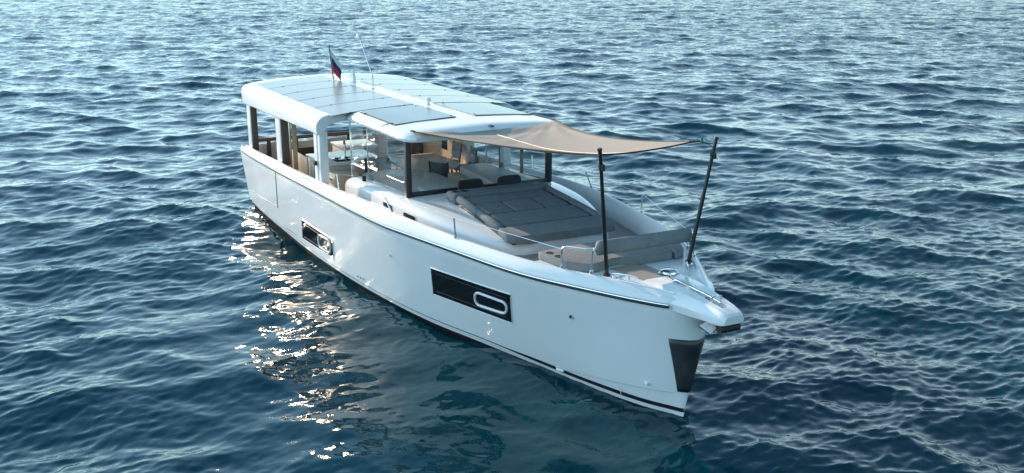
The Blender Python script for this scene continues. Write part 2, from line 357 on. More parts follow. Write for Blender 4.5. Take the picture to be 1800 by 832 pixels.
# ------------------------------------------------------------------ the sea
def sea():
    def tile(Lm, n, seed, wind, kp, hs, ripple=False):
        g = np.random.default_rng(seed)
        k1 = 2*np.pi*np.fft.fftfreq(n, Lm/n); kx, ky = np.meshgrid(k1, k1, indexing='ij'); k = np.hypot(kx, ky); k[0, 0] = 1
        th = np.arctan2(ky, kx)-wind
        D = 0.12+np.cos(th)**2*(np.cos(th) > 0)
        S = k**-4.25*np.exp(-1.0*(kp/k)**2)*D*np.exp(-(k/26.0)**2)
        if ripple: S = k**-4.0*np.exp(-(np.log(k/kp)/0.62)**2)*(0.05+np.cos(th)**4*(np.cos(th) > 0))
        S[0, 0] = 0
        a = np.sqrt(S)*(g.standard_normal((n, n))+1j*g.standard_normal((n, n)))
        h = np.real(np.fft.ifft2(a)); sc = hs/4/h.std(); a *= sc; h *= sc
        dx = np.real(np.fft.ifft2(1j*kx/k*a)); dy = np.real(np.fft.ifft2(1j*ky/k*a))
        return Lm, n, h, dx, dy
    def samp(T, x, y, ang):
        Lm, n, h, dx, dy = T; c, s = math.cos(ang), math.sin(ang)
        u = (c*x+s*y)/Lm*n; v = (-s*x+c*y)/Lm*n; i0 = np.floor(u).astype(int); j0 = np.floor(v).astype(int); fu = u-i0; fv = v-j0
        fu = fu*fu*(3-2*fu); fv = fv*fv*(3-2*fv)
        i1 = (i0+1) % n; j1 = (j0+1) % n; i0 %= n; j0 %= n
        def b(F): return (F[i0, j0]*(1-fu)+F[i1, j0]*fu)*(1-fv)+(F[i0, j1]*(1-fu)+F[i1, j1]*fu)*fv
        H, X, Y = b(h), b(dx), b(dy)
        return H, c*X-s*Y, s*X+c*Y
    wind = YAW+math.pi-0.35
    A = tile(53.0, 1024, 3, wind+0.45, 1.2, 0.18); B = tile(37.0, 1024, 11, wind-0.6, 1.8, 0.14)
    L = tile(97.0, 512, 31, wind+0.1, 0.55, 0.16)
    Q = tile(19.0, 1024, 23, wind-0.1, 34.0, 0.018, True)
    fine = np.arange(R(62), R(238), R(0.135)); coarse = np.arange(R(238), R(422), R(2.0))
    th = np.concatenate([fine, coarse]); nt_ = len(th)
    r = [0.6]
    while r[-1] < 6000:
        q = r[-1]; r.append(q+(0.12 if q < 3.5 else max(0.03, q*0.0035) if q < 260 else q*0.03))
    r = np.array(r); nr = len(r)
    rr, tt = np.meshgrid(r, th, indexing='ij')
    x = 8.5+rr*np.cos(tt); y = -7.0+rr*np.sin(tt)
    h1, x1, y1 = samp(A, x, y, 0.0); h2, x2, y2 = samp(B, x, y, 0.6); h3, x3, y3 = samp(Q, x, y, 1.1); h4, x4, y4 = samp(L, x, y, 0.3); h1 = h1+h4; x1 = x1+x4; y1 = y1+y4
    fade = np.clip((900-rr)/700, 0, 1)
    ch = 1.15
    # the yacht's lee lies smoother; gusts ruffle the open water in patches
    lee = np.exp(-(np.maximum(np.abs(x+2.5)-4.0, 0)**2/14+(y+4.2)**2/13))
    gust = 1+0.6*np.sin(x*.16+1.7*np.sin(y*.11)+.6)*np.sin(y*.21+1.2*np.sin(x*.09))+.2*np.sin(x*.43+y*.31+np.sin(y*.5))
    sw = fade*(1-0.45*lee)
    rp = fade*np.clip(gust, .15, 1.7)*(1-0.80*lee)*np.clip((130-rr)/90, 0, 1)
    co = np.stack([x+ch*sw*(x1+x2)+.5*rp*x3, y+ch*sw*(y1+y2)+.5*rp*y3, sw*(h1+h2)+rp*h3], -1).reshape(-1, 3)
    idx = np.arange(nr*nt_).reshape(nr, nt_); nx = np.roll(idx, -1, axis=1)
    quads = np.stack([idx[:-1], nx[:-1], nx[1:], idx[1:]], -1).reshape(-1, 4)[:, ::-1]
    inner = idx[0]
    me = bpy.data.meshes.new('sea')
    me.vertices.add(len(co)); me.vertices.foreach_set('co', co.ravel())
    nq = len(quads); me.loops.add(nq*4+nt_); me.polygons.add(nq+1)
    me.loops.foreach_set('vertex_index', np.concatenate([quads.ravel(), inner]).astype(np.int32))
    me.polygons.foreach_set('loop_start', np.concatenate([np.arange(nq)*4, [nq*4]]).astype(np.int32))
    me.update(calc_edges=True); me.validate()
    me.polygons.foreach_set('use_smooth', [True]*len(me.polygons))
    n0 = me.polygons[len(me.polygons)//2].normal.z
    if n0 < 0: me.flip_normals()
    me.materials.append(M['water'])
    o = bpy.data.objects.new('sea', me); C.objects.link(o); o['kind'] = 'structure'
    return o
sea()

# ------------------------------------------------------------------ the yacht: hull
boat = thing('solar_yacht', 'white solar motor yacht with panelled hardtop roof, floating at rest', 'yacht', (-7.5, 0, 0))
BR = pchip([0, -.03, -.09, -.19, -.5, -.94, -2.08, -3.1, -4.77, -5.6, -6.86, -9.1, -11.7, -13.5, -15.2], [0.008, .13, .25, .38, .63, .91, 1.47, 1.72, 2.0, 2.12, 2.2, 2.28, 2.36, 2.36, 2.3])
WL = pchip([0, -.52, -1.19, -2.43, -3.69, -4.93, -6.3, -7.38, -8.3, -9.66, -11, -13.3, -15.2], [.008, .29, .52, .85, 1.2, 1.56, 1.82, 1.96, 2.05, 2.13, 2.16, 2.16, 2.1])
ZR = pchip([0, -3, -5.5, -9, -11.7, -15.2], [1.72, 1.75, 1.70, 1.65, 1.6, 1.5])
ZC = pchip([0, -.5, -1.2, -2.4, -3.2, -15.2], [.42, .38, .31, .22, .20, .21])
ZI = pchip([0, -1, -5.5, -9, -12, -14.6, -15.2], [1.86, 1.92, 1.94, 1.80, 1.71, 1.60, 1.58])
YI = pchip([0, -.05, -.2, -.5, -.9, -1.44, -2.2, -3.57, -5.56, -9, -12, -15.2], [.02, .10, .24, .46, .74, 1.07, 1.38, 1.70, 1.99, 2.12, 2.18, 2.14])
WB = pchip([0, -2.5, -6, -14], [.05, .06, .095, .13])
ST = pchip([0, -2.4, -3.5, -15.2], [.18, .195, .193, .20])
SB = pchip([0, -2.4, -3.5, -15.2], [.115, .135, .165, .175])
def rake(z): return .2*max(z, 0)
def HX(t, z): return t+rake(min(z, 1.8))*math.exp(t/.9)
def HY(t, z):
    f = min(max(z/ZR(t), 0), 1.02)**.85
    return WL(t)+(BR(t)-WL(t))*f
def HP(t, z, off=0.0, s=-1):
    """Point on the topsides (s=-1 starboard), pushed outwards by OFF."""
    x, y = HX(t, z), HY(t, z)
    if off:
        e = 1e-3; tx = HX(t-e, z)-x; ty = HY(t-e, z)-y
        n = Vector((-ty, tx)) if (-ty*0+tx*1) > 0 else Vector((ty, -tx)); n.normalize()
        if n.y < 0: n = -n
        x += n.x*off; y += n.y*off
    return Vector((x, s*y, z))
def stations():
    t = [0, -.015, -.03, -.05, -.07, -.09, -.12, -.15, -.19, -.24, -.3, -.38, -.46, -.55, -.65]
    while t[-1] > -2.0: t.append(t[-1]-.12)
    t = [v for v in t if v > -2.02]+[-2.05, -2.056]
    while t[-1] > -8.4: t.append(t[-1]-.2)
    t = [v for v in t if v > -8.5]+[-8.6, -8.606]
    while t[-1] > -15.0: t.append(t[-1]-.25)
    return [v for v in t if v > -15.1]+[-15.2]
TS = stations()
def foot_z(t): return ZI(t)-.05 if t > -2.052 else 1.6 if t > -8.603 else 1.1
def profile(t):
    zc, zr, zi, yi = ZC(t), ZR(t), ZI(t), YI(t); b_ = BR(t)
    pts = [(HY(t, zc)-.03*min(1, -t*6+.2), zc-.0)]
    pts += [(HY(t, z), z) for z in np.linspace(zc, zr, 9)]
    d = max(b_-yi, .02)
    pts += [(b_-.02*min(1, d*8), zr+.05), (b_-d*.22, zr+.10), (b_-d*.55, zi-.045), (yi+d*.22, zi-.012), (yi, zi), (yi-min(.03, yi*.4), zi-.006), (yi-min(.05, yi*.6), zi-.035), (yi-min(.07, yi*.8), zi-.05)]
    if t <= -2.052: pts[-1] = (yi-.12, foot_z(t))
    return pts
bm = BM()
for s in (-1, 1):
    rings = [[Vector((HX(t, z), s*y, z)) for y, z in profile(t)] for t in TS]
    V = loft(bm, rings, closed=False)
    if s < 0: SV = [v for v in V[-1]]; SB0 = [v for v in V[0]]
    else: PV = [v for v in V[-1]]; PB0 = [v for v in V[0]]
for k in range(len(SB0)-1): bm.faces.new((SB0[k], PB0[k], PB0[k+1], SB0[k+1]))   # the stem face
bm.faces.new(SV[1:15]+PV[1:15][::-1])
bmesh.ops.remove_doubles(bm, verts=bm.verts[:], dist=0.0005)
hull = obj('hull', bm, 'gelcoat', boat, ang=50)

def lower(za, zb, ins, name, mat, nz=3, parent=boat):
    bm = BM()
    for s in (-1, 1):
        rings = []
        for t in TS:
            a, b_ = za(t), zb(t)
            rings.append([Vector((HX(t, z), s*max((WL(t)+(BR(t)-WL(t))*((max(z, 0)/ZR(t))**.85 if z > 0 else 0))*(1 if z >= 0 else (1+z*.55))-ins*min(1, -t*5+.1), .004), z)) for z in np.linspace(a, b_, nz)])
        V = loft(bm, rings, closed=False)
        if s < 0: S0 = V[0]
        else:
            for k in range(len(S0)-1): bm.faces.new((S0[k], V[0][k], V[0][k+1], S0[k+1]))
    bmesh.ops.remove_doubles(bm, verts=bm.verts[:], dist=0.0005)
    return obj(name, bm, mat, parent, ang=50)
lower(lambda t: SB(t), lambda t: ZC(t)+.01, .03, 'lower_hull', 'gelcoat')
lower(lambda t: WB(t), lambda t: SB(t), .03, 'waterline_band', 'gelcoat')
lower(lambda t: SB(t), lambda t: ST(t), .024, 'boot_stripe', 'stripe', 2)
lower(lambda t: -.75, lambda t: WB(t), .032, 'antifouling', 'antifoul', 5)

# rub rail, both sides
for s in (-1, 1):
    ts = [v for v in TS if -15.1 < v <= (-.19 if s < 0 else -1.6) and v not in (-2.056, -8.606)]
    bm = BM()
    tube(bm, [HP(t, ZR(t)-.012, .012, s) for t in ts], .026, 8, mi=0)
    tube(bm, [HP(t, ZR(t)+.016, .026, s) for t in ts], .013, 8, mi=1)
    obj('rub_rail', bm, ['rubber', 'chrome'], hull)

# hull windows: black glass conforming to the topsides, with a white opening-port ring
def hull_patch(bm, corners, off, nu=14, nv=4, mi=0, s=-1, depth=.012):
    """corners (t, z): aft-top, fwd-top, fwd-bottom, aft-bottom"""
    (ta, za), (tb, zb), (tc_, zc), (td, zd) = corners
    g = []
    for i in range(nu+1):
        u = i/nu; row = []
        for j in range(nv+1):
            v = j/nv
            t = (1-v)*((1-u)*ta+u*tb)+v*((1-u)*td+u*tc_); z = (1-v)*((1-u)*za+u*zb)+v*((1-u)*zd+u*zc)
            row.append((t, z))
        g.append(row)
    out = [[bm.verts.new(HP(t, z, off, s)) for t, z in row] for row in g]
    inn = [[bm.verts.new(HP(t, z, off-depth, s)) for t, z in row] for row in g]
    for i in range(nu):
        for j in range(nv):
            f = bm.faces.new((out[i][j], out[i+1][j], out[i+1][j+1], out[i][j+1])); f.material_index = mi
    per = [(i, 0) for i in range(nu)]+[(nu, j) for j in range(nv)]+[(i, nv) for i in range(nu, 0, -1)]+[(0, j) for j in range(nv, 0, -1)]
    for k in range(len(per)):
        a, b_ = per[k], per[(k+1) % len(per)]
        f = bm.faces.new((out[a[0]][a[1]], out[b_[0]][b_[1]], inn[b_[0]][b_[1]], inn[a[0]][a[1]])); f.material_index = mi
def ring_path(corners, r=.28, n=5):
    """rounded loop of (t, z) inside a quad"""
    P = [Vector(c) for c in corners]; out = []
    for i in range(4):
        p = P[i]; a = P[i-1]; b_ = P[(i+1) % 4]
        da = (a-p); db = (b_-p); L = min(da.length, db.length)*.48
        q0 = p+da.normalized()*L; q1 = p+db.normalized()*L
        for k in range(n+1):
            u = k/n; out.append((1-u)**2*q0+2*u*(1-u)*p+u*u*q1)
    return out
WINS = [(((-10.18, .78), (-8.38, .77), (-8.50, .38), (-10.34, .35)), ((-9.18, .71), (-8.50, .725), (-8.60, .43), (-9.28, .435))),
        (((-4.36, 1.23), (-2.39, 1.30), (-2.60, .78), (-4.52, .74)), ((-3.27, 1.12), (-2.53, 1.13), (-2.64, .91), (-3.38, .87)))]
for s in (-1, 1):
    for q, rg in WINS:
        bm = BM(); hull_patch(bm, q, .006, s=s, depth=.02)
        c = [sum(p[k] for p in q)/4 for k in (0, 1)]
        fr = [(c[0]+(p[0]-c[0])*(1.012), c[1]+(p[1]-c[1])*1.05) for p in q]
        pts = []
        for i in range(4):
            a, b_ = fr[i], fr[(i+1) % 4]
            for k in range(10): pts.append(HP(a[0]+(b_[0]-a[0])*k/10, a[1]+(b_[1]-a[1])*k/10, .003, s))
        tube(bm, pts, .010, 6, closed=True, mi=1)
        inner = [(c[0]+(p[0]-c[0])*.90, c[1]+(p[1]-c[1])*.72) for p in q]
        pts = []
        for i in range(4):
            a, b_ = inner[i], inner[(i+1) % 4]
            for k in range(10): pts.append(HP(a[0]+(b_[0]-a[0])*k/10, a[1]+(b_[1]-a[1])*k/10, .004, s))
        tube(bm, pts, .005, 5, closed=True, mi=2)
        tube(bm, [HP(t, z, .012, s) for t, z in ring_path(rg)], .022, 8, closed=True, mi=1)
        obj('hull_window', bm, ['black', 'gelcoat', 'matt_black'], hull)
# protective plate wrapped round the stem
bm = BM()
rows = []
for j in range(9):
    v = j/8; z = 1.24-v*.80
    tt = -(.185-.105*v)
    row = [HP(tt*(1-k/8), z, .006, -1) for k in range(9)]
    row += [HP(tt*(k/8), z, .006, 1) for k in range(1, 9)]
    for k_, p_ in enumerate(row): p_.x += .007*max(0, 1-abs(k_-8)/3)
    rows.append(row)
loft(bm, rows, closed=False)
obj('bow_plate', bm, 'plate', hull, solidify=.006)
# skin fittings
def fitting(t, z, r, mat, s=-1):
    bm = BM(); p = HP(t, z, 0, s); q = HP(t, z, .014, s)
    tube(bm, [p, q], r, 12); tube(bm, [q, q+(q-p)*.05], r*.6, 12, mi=1)
    obj('skin_fitting', bm, [mat, 'matt_black'], hull)
for t, z, r, m_ in ((-5.64, 1.14, .028, 'chrome'), (-7.36, .30, .022, 'chrome'), (-7.23, .31, .022, 'chrome'), (-7.10, .32, .022, 'chrome'), (-1.36, 1.24, .036, 'chrome'), (-11.48, .30, .02, 'chrome'), (-11.27, .305, .02, 'chrome'), (-11.07, .31, .02, 'chrome'), (-10.85, .31, .02, 'chrome')):
    fitting(t, z, r, m_)
bm = BM(); p = HP(-.42, .47, .0); q = HP(-.42, .47, .02); tube(bm, [p-Vector((.03, 0, 0)), q, q+Vector((.03, 0, 0))], .018, 8); obj('lifting_eye', bm, 'white_plastic', hull)
bm = BM(); p = HP(-1.93, .185, .012); tube(bm, [p-Vector((.09, -.03, .004)), p, p+Vector((.09, .04, .004))], [.02, .03, .018], 8); obj('pad_eye', bm, 'white_plastic', hull)
bm = BM(); tube(bm, [HP(-.83, SB(-.8)-.02, .0), HP(-.83, ST(-.8)+.1, .0)], .006, 6); obj('draft_mark', bm, 'white_plastic', hull)
# fold-out terrace cut into the aft topsides
for s in (-1, 1):
    bm = BM()
    tube(bm, [HP(-11.66-.4*k/12, 1.60-.95*k/12, .001, s) for k in range(13)], .009, 6)
    tube(bm, [HP(-12.06-k*.26, .66-.012*k, .001, s) for k in range(11)], .009, 6)
    obj('terrace_seam', bm, 'matt_black', hull)

# decks
def strip(name, t0, t1, zf, mat, inset=.0, parent=boat, n=30, nset=0):
    bm = BM(); rows = []
    for i in range(n+1):
        t = t0+(t1-t0)*i/n; y = max(YI(t)-inset, .01)
        rows.append([Vector((HX(t, 1.8), -y+2*y*k/8, zf(t)+(nset*(1-(2*k/8-1)**2)))) for k in range(9)])
    loft(bm, rows, closed=False)
    return obj(name, bm, mat, parent)
strip('fore_deck', -.02, -2.06, lambda t: ZI(t)-.045, 'gelcoat_satin', .02, nset=.0)
bm = BM(); rows = []
for z in (1.6, ZI(-2.05)-.045): rows.append([Vector((HX(-2.05, 1.8), -(YI(-2.05)-.06)+2*(YI(-2.05)-.06)*k/8, z)) for k in range(9)])
loft(bm, rows, closed=False); obj('deck_step', bm, 'gelcoat_satin', boat)
strip('side_deck', -2.05, -8.61, lambda t: 1.6, 'nonskid', .1)
bm = BM(); loft(bm, [[Vector((-8.6, -2+4*k/4, z)) for k in range(5)] for z in (1.1, 1.6)], closed=False); obj('saloon_step', bm, 'beige', boat)
strip('saloon_floor', -8.6, -15.18, lambda t: 1.1, 'sole', .1)

# bow sprit with anchor channel
def sprit_ring(x, w, wt, zt, zb, g):
    h = [(0, zt-g), (.05, zt-g), (.056, zt+.001), (wt, zt), (wt+(w-wt)*.6, zt-(zt-zb)*.22), (w, zt-(zt-zb)*.55), (w*.96, zb+.01), (w*.85, zb), (0, zb)]
    return [Vector((x, -y, z)) for y, z in h]+[Vector((x, y, z)) for y, z in h[::-1][1:-1]]
bm = BM()
SPR = [(-.55, .42, .30, 1.885, 1.80, 0), (-.35, .40, .27, 1.895, 1.74, 0), (-.3, .395, .26, 1.897, 1.72, 0), (-.295, .395, .26, 1.897, 1.72, .09), (-.05, .385, .24, 1.897, 1.675, .09), (.12, .36, .22, 1.892, 1.65, .09), (.35, .295, .19, 1.875, 1.645, .09), (.6, .235, .165, 1.855, 1.65, .09), (.74, .205, .15, 1.84, 1.645, .09), (.745, .204, .15, 1.84, 1.65, 0), (.84, .185, .135, 1.825, 1.65, 0), (.90, .165, .12, 1.81, 1.66, 0), (.93, .15, .10, 1.78, 1.68, 0)]
loft(bm, [sprit_ring(*a) for a in SPR]); sprit = obj('bow_sprit', bm, 'gelcoat', boat, ang=30)
bm = BM(); tube(bm, [(-.33, .03, 1.90), (.30, .03, 1.885), (.62, .028, 1.86)], .016, 8); tube(bm, [(-.28, -.015, 1.835), (.7, -.01, 1.775)], .02, 6)
obj('anchor_shank', bm, 'chrome', sprit)
bm = BM(); tube(bm, [(.56, -.075, 1.855), (.57, -.07, 1.93), (.58, 0, 1.955), (.57, .07, 1.93), (.56, .075, 1.855)], .011, 8); obj('chain_keeper', bm, 'chrome', sprit)
bm = BM(); tube(bm, [(.82, -.15, 1.60), (.82, .15, 1.60)], .06, 14); box(bm, .48, .86, -.05, .05, 1.60, 1.645, .01, mi=0); obj('bow_roller', bm, 'rubber', sprit)
# anchor hanging under the sprit
bm = BM()
tube(bm, [(.78, 0, 1.60), (.42, 0, 1.50), (.33, 0, 1.44)], .02, 8)
for s in (-1, 1):
    a = [Vector((.62, 0, 1.545)), Vector((.42, s*.02, 1.55)), Vector((.40, s*.13, 1.50)), Vector((.50, s*.03, 1.40))]
    v1 = [bm.verts.new(p) for p in a]; v2 = [bm.verts.new(p+Vector((.012, 0, .014))) for p in a]
    bm.faces.new(v1); bm.faces.new(v2[::-1])
    for k in range(4): bm.faces.new((v1[k], v1[(k+1) % 4], v2[(k+1) % 4], v2[k]))
tag(obj('anchor', bm, 'galvanised', None, base=(.5, 0, 1.5)), 'stainless plough anchor stowed under the bow sprit', 'anchor')

# foredeck fittings: hatch, windlass, cleats, pole sockets
bm = BM(); zd = 1.872
prism(bm, [(-1.22, -.46), (-1.26, .10), (-.48, .13), (-.34, -.10), (-.55, -.30)], zd-.03, zd+.012, .004, 1); obj('deck_hatch', bm, 'taupe', boat)
bm = BM(); tube(bm, [(-1.17, .02, zd+.012), (-1.17, .02, zd+.018)], .035, 14); obj('hatch_lock', bm, 'chrome', boat)
bm = BM(); lathe(bm, [(.15, zd-.03), (.15, zd+.012), (.135, zd+.022), (.12, zd+.022), (.115, zd+.045), (.09, zd+.062), (.03, zd+.068)], -.66, .16, 24)
tube(bm, [(-.56, .10, zd+.03), (-.46, .03, zd+.03), (-.30, .0, zd+.0)], .018, 8); obj('windlass', bm, 'chrome', boat)
for s in (-1, 1):
    bm = BM(); cx, cy, cz = -.72, s*.52, 1.885
    for dx in (-.05, .05): tube(bm, [(cx+dx, cy-s*dx*.7, cz-.02), (cx+dx, cy-s*dx*.7, cz+.05)], .013, 8)
    tube(bm, [(cx-.16, cy+s*.11, cz+.045), (cx-.08, cy+s*.055, cz+.055), (cx+.08, cy-s*.055, cz+.055), (cx+.16, cy-s*.11, cz+.045)], [.006, .012, .012, .006], 8)
    obj('mooring_cleat', bm, 'chrome', boat)
    bm = BM(); tube(bm, [(-.91, s*.69, 1.90), (-.91, s*.69, 1.925)], .05, 16); obj('pole_socket', bm, 'rubber', boat)
    bm = BM(); tube(bm, [(-.80, s*.62, 1.90), (-.80, s*.62, 1.918)], .05, 16); obj('deck_filler', bm, 'chrome', boat)
    if s < 0:
        bm = BM(); tube(bm, [(HX(t, 1.8), s*(YI(t)+.015), ZI(t)+.001) for t in (-.8, -.65, -.5, -.35, -.22)], .006, 6); obj('chafe_strip', bm, 'chrome', boat)

# ------------------------------------------------------------------ coachroof, consoles
TF = pchip([-9.2, -8.6, -6.2, -5.5, -4.85, -3.9, -3.45, -3.2], [1.66, 1.66, 1.64, 1.60, 1.50, 1.20, .98, .80])
TZ = pchip([-9.2, -6.2, -5.5, -3.2], [1.86, 2.00, 1.985, 1.80])
def trunk_ring(x, yc=0.0, full=True):
    yf, z = TF(x), TZ(x)
    h = [(yf+.03, 1.58), (yf+.012, z-.14), (yf-.01, z-.085), (yf-.055, z-.042), (yf-.15, z-.014), (yf-.4, z-.002), (yf*.4, z+.01), (0, z+.012)]
    return [Vector((x, -y, zz)) for y, zz in h]+[Vector((x, y, zz)) for y, zz in h[::-1][1:]]
bm = BM()
xs = list(np.linspace(-6.25, -3.6, 24))+[-3.45, -3.33, -3.25, -3.20]
rings = []
for i, x in enumerate(xs):
    r_ = trunk_ring(x)
    if i >= len(xs)-3:
        k = (.97, .93, .86)[i-len(xs)+3]; r_ = [Vector((p.x, p.y*k, p.z-(1-k)*.15*(p.z > 1.6))) for p in r_]
    rings.append(r_)
loft(bm, rings); trunk = obj('coachroof', bm, 'gelcoat', boat, ang=45)
for s in (-1, 1):
    bm = BM(); rings = []
    for x in [-9.05, -8.98, -8.85]+list(np.linspace(-8.6, -6.24, 14)):
        yf = TF(x)-(.05 if x < -9 else .01 if x < -8.9 else 0); z = TZ(x)-(.05 if x < -9 else .012 if x < -8.9 else 0)
        h = [(yf+.03, 1.12), (yf+.012, z-.14), (yf-.01, z-.085), (yf-.055, z-.042), (yf-.13, z-.014), (1.44, z-.008), (1.38, z-.0), (1.36, z-.1), (1.36, 1.12)]
        rings.append([Vector((x, s*y, zz)) for y, zz in h])
    loft(bm, rings); obj('coaming', bm, 'gelcoat', boat, ang=45)
    # small dark portlights in the cabin side
    for xa, xb in ((-6.84, -6.38), (-5.91, -5.42)):
        bm = BM()
        def side(x, z, o): return Vector((x, s*(TF(x)+.03-.018*(z-1.58)/max(TZ(x)-.14-1.58, .05)+o), z))
        for m_, gr, o0, o1 in ((1, .0, -.02, .006), (0, .022, -.02, .010)):
            loop = ring_path([(xa+gr, 1.735+gr*.6), (xb-gr, 1.735+gr*.6), (xb-gr, 1.835-gr*.6), (xa+gr, 1.835-gr*.6)], n=3)
            a = [bm.verts.new(side(p[0], p[1], o0)) for p in loop]; b_ = [bm.verts.new(side(p[0], p[1], o1)) for p in loop]
            f = bm.faces.new(b_); f.material_index = m_
            for k in range(len(a)):
                f = bm.faces.new((a[k], a[(k+1) % len(a)], b_[(k+1) % len(a)], b_[k])); f.material_index = m_
        obj('portlight', bm, ['black', 'gelcoat'], boat)
# consoles behind the windscreen and the companionway between them
bm = BM(); prism(bm, roundpoly([(-9.0, -1.33), (-9.0, -.25), (-8.2, -.02), (-6.34, -.02), (-6.34, -1.33)], .18), 1.12, lambda x, y: 1.92+.012*(x+9), .05, 3)
obj('helm_console', bm, 'console', boat)
bm = BM(); prism(bm, roundpoly([(-6.9, -1.0), (-6.9, -.2), (-6.40, -.2), (-6.40, -1.0)], .12), 1.96, 2.02, .025, 3); obj('console_lid', bm, 'console', boat)
bm = BM(); prism(bm, roundpoly([(-8.7, .70), (-8.72, 1.34), (-6.34, 1.34), (-6.34, .52)], .12), 1.12, 1.94, .04, 3); obj('port_cabinet', bm, 'console', boat)
bm = BM(); box(bm, -8.72, -6.4, .46, .70, 1.12, 1.80, .015); box(bm, -8.7, -6.4, .43, .46, 1.60, 1.66, .01, mi=1); obj('companionway_trim', bm, ['beige', 'chrome'], boat)
bm = BM(); box(bm, -8.3, -6.3, -.03, .5, 1.12, 1.55, .02); obj('companionway_step', bm, 'tabletop', boat)
bm = BM(); tube(bm, [(-8.1, .1, 1.56), (-8.1, .1, 1.62), (-8.1, .36, 1.62), (-8.1, .36, 1.56)], .015, 8); obj('grab_handle', bm, 'matt_black', boat)

# ------------------------------------------------------------------ windscreen and side glass
WX, WY = -6.2, 1.42
bm = BM()
for s in (-1, 1):
    box(bm, WX-.06, WX+.05, s*WY-.05, s*WY+.05, 1.99, 3.02, .012)
box(bm, WX-.03, WX+.045, -WY+.05, WY-.05, 2.0, 2.075, .008); box(bm, WX-.03, WX+.03, -WY+.05, WY-.05, 2.985, 3.03, .004)
ws = obj('windscreen', bm, 'matt_black', boat)
bm = BM(); box(bm, WX-.006, WX+.006, -WY+.05, WY-.05, 2.07, 2.99); obj('glass_pane', bm, 'glass', ws)
for s in (-1, 1):
    bm = BM()
    v = [(-8.25, s*WY, 1.905), (-6.26, s*WY, 2.03), (-6.26, s*WY, 3.0), (-8.25, s*WY, 2.98)]
    a = [bm.verts.new(p) for p in v]; b_ = [bm.verts.new((p[0], p[1]+s*.012, p[2])) for p in v]
    bm.faces.new(a[::-1]); bm.faces.new(b_)
    for k in range(4): bm.faces.new((a[k], a[(k+1) % 4], b_[(k+1) % 4], b_[k]))
    obj('glass_pane', bm, 'side_glass', ws)
    bm = BM()
    tube(bm, [(-8.25, s*(WY+.006), 1.885), (-6.26, s*(WY+.006), 2.02)], .022, 6); obj('window_sill', bm, 'taupe' if s < 0 else 'matt_black', ws)
    bm = BM(); box(bm, -8.262, -8.248, s*(WY+.006)-.010, s*(WY+.006)+.010, 1.86, 2.98, .003); obj('mullion', bm, 'chrome' if s < 0 else 'matt_black', ws)
    bm = BM(); box(bm, -9.02, -8.24, s*1.50-.006, s*1.50+.006, 1.25, 2.97); d = obj('sliding_door', bm, 'side_glass', boat)
    bm = BM(); box(bm, -9.03, -9.0, s*1.50-.012, s*1.50+.012, 1.2, 2.98, .004); box(bm, -9.0, -8.24, s*1.50-.012, s*1.50+.012, 1.2, 1.26, .004); obj('door_frame', bm, 'chrome', d)
    bm = BM(); box(bm, -8.33, -8.27, s*1.50-.035, s*1.50+.035, 1.88, 2.0, .01); obj('door_latch', bm, 'matt_black', d)
bm = BM(); tube(bm, [(-7.02, -1.40, 2.06), (-6.85, -1.395, 2.32), (-6.80, -1.39, 2.55)], .008, 6); obj('window_stay', bm, 'chrome', ws)
bm = BM(); box(bm, -7.29, -7.25, WY-.03, WY+.03, 1.9, 3.0, .005); obj('mullion', bm, 'brown', ws)

# ------------------------------------------------------------------ hardtop
def top_ring(x, k=1.0, dz=0.0, sq=1.0):
    zb = 2.75+(x+9.3)*.018
    h = [(0, 3.255), (.19, 3.25), (1.0, 3.215), (1.6, 3.165), (1.93, 3.125), (2.06, 3.09), (2.15, 3.03), (2.19, 2.95), (2.195, 2.86), (2.185, zb+.02), (2.16, zb), (2.06, zb), (2.02, zb+.09), (1.95, zb+.17), (1.84, 2.96), (1.6, 3.0), (1.0, 3.03), (0, 3.05)]
    zm = 3.05
    pts = [(y*k, zm+(z-zm)*sq+dz) for y, z in h]
    return [Vector((x, -y, z)) for y, z in pts]+[Vector((x, y, z)) for y, z in pts[::-1][1:-1]]
bm = BM()
loft(bm, [top_ring(-15.36, .955, -.03, .55), top_ring(-15.33, .972, -.01, .82), top_ring(-15.25, .988, 0, .95), top_ring(-15.1, .996), top_ring(-14.9)]+[top_ring(x) for x in np.linspace(-14.5, -9.06, 12)]+[top_ring(-9.012), top_ring(-9.0, .996, -.004)])
hardtop = obj('hardtop', bm, 'gelcoat', boat, ang=32)
def front_ring(x, k=1.0, zk=0.0):
    h = [(0, 3.252), (.19, 3.247), (1.0, 3.213), (1.38, 3.182), (1.5, 3.155), (1.57, 3.115), (1.595, 3.07), (1.585, 3.03), (1.54, 3.005), (1.44, 3.0), (1.3, 3.0), (0, 3.03)]
    zm = 3.09
    pts = [(y*k, zm+(z-zm)*(1-zk)-zk*.03) for y, z in h]
    return [Vector((x-.0, -y, z)) for y, z in pts]+[Vector((x-.0, y, z)) for y, z in pts[::-1][1:-1]]
bm = BM()
rings = [front_ring(x) for x in (-9.02, -8.5, -7.8, -7.0, -6.5, -6.25)]+[front_ring(-6.12, .995), front_ring(-6.02, .98, .03), front_ring(-5.93, .955, .12), front_ring(-5.87, .92, .28), front_ring(-5.84, .89, .5)]
for i in range(6, len(rings)):
    for p in rings[i]: p.x += .10*(1-(p.y/1.6)**2)*(i-5)/5
loft(bm, rings); obj('wheelhouse_roof', bm, 'gelcoat', boat, ang=32)
for s in (-1, 1):
    bm = BM(); box(bm, -8.95, -6.3, s*1.30-.12, s*1.30+.12, 2.955, 2.99, .004); obj('soffit_panel', bm, 'soffit', boat)
bm = BM(); box(bm, -15.0, -9.05, -1.8, 1.8, 2.985, 3.02, .01); obj('saloon_ceiling', bm, 'deckwhite', boat)
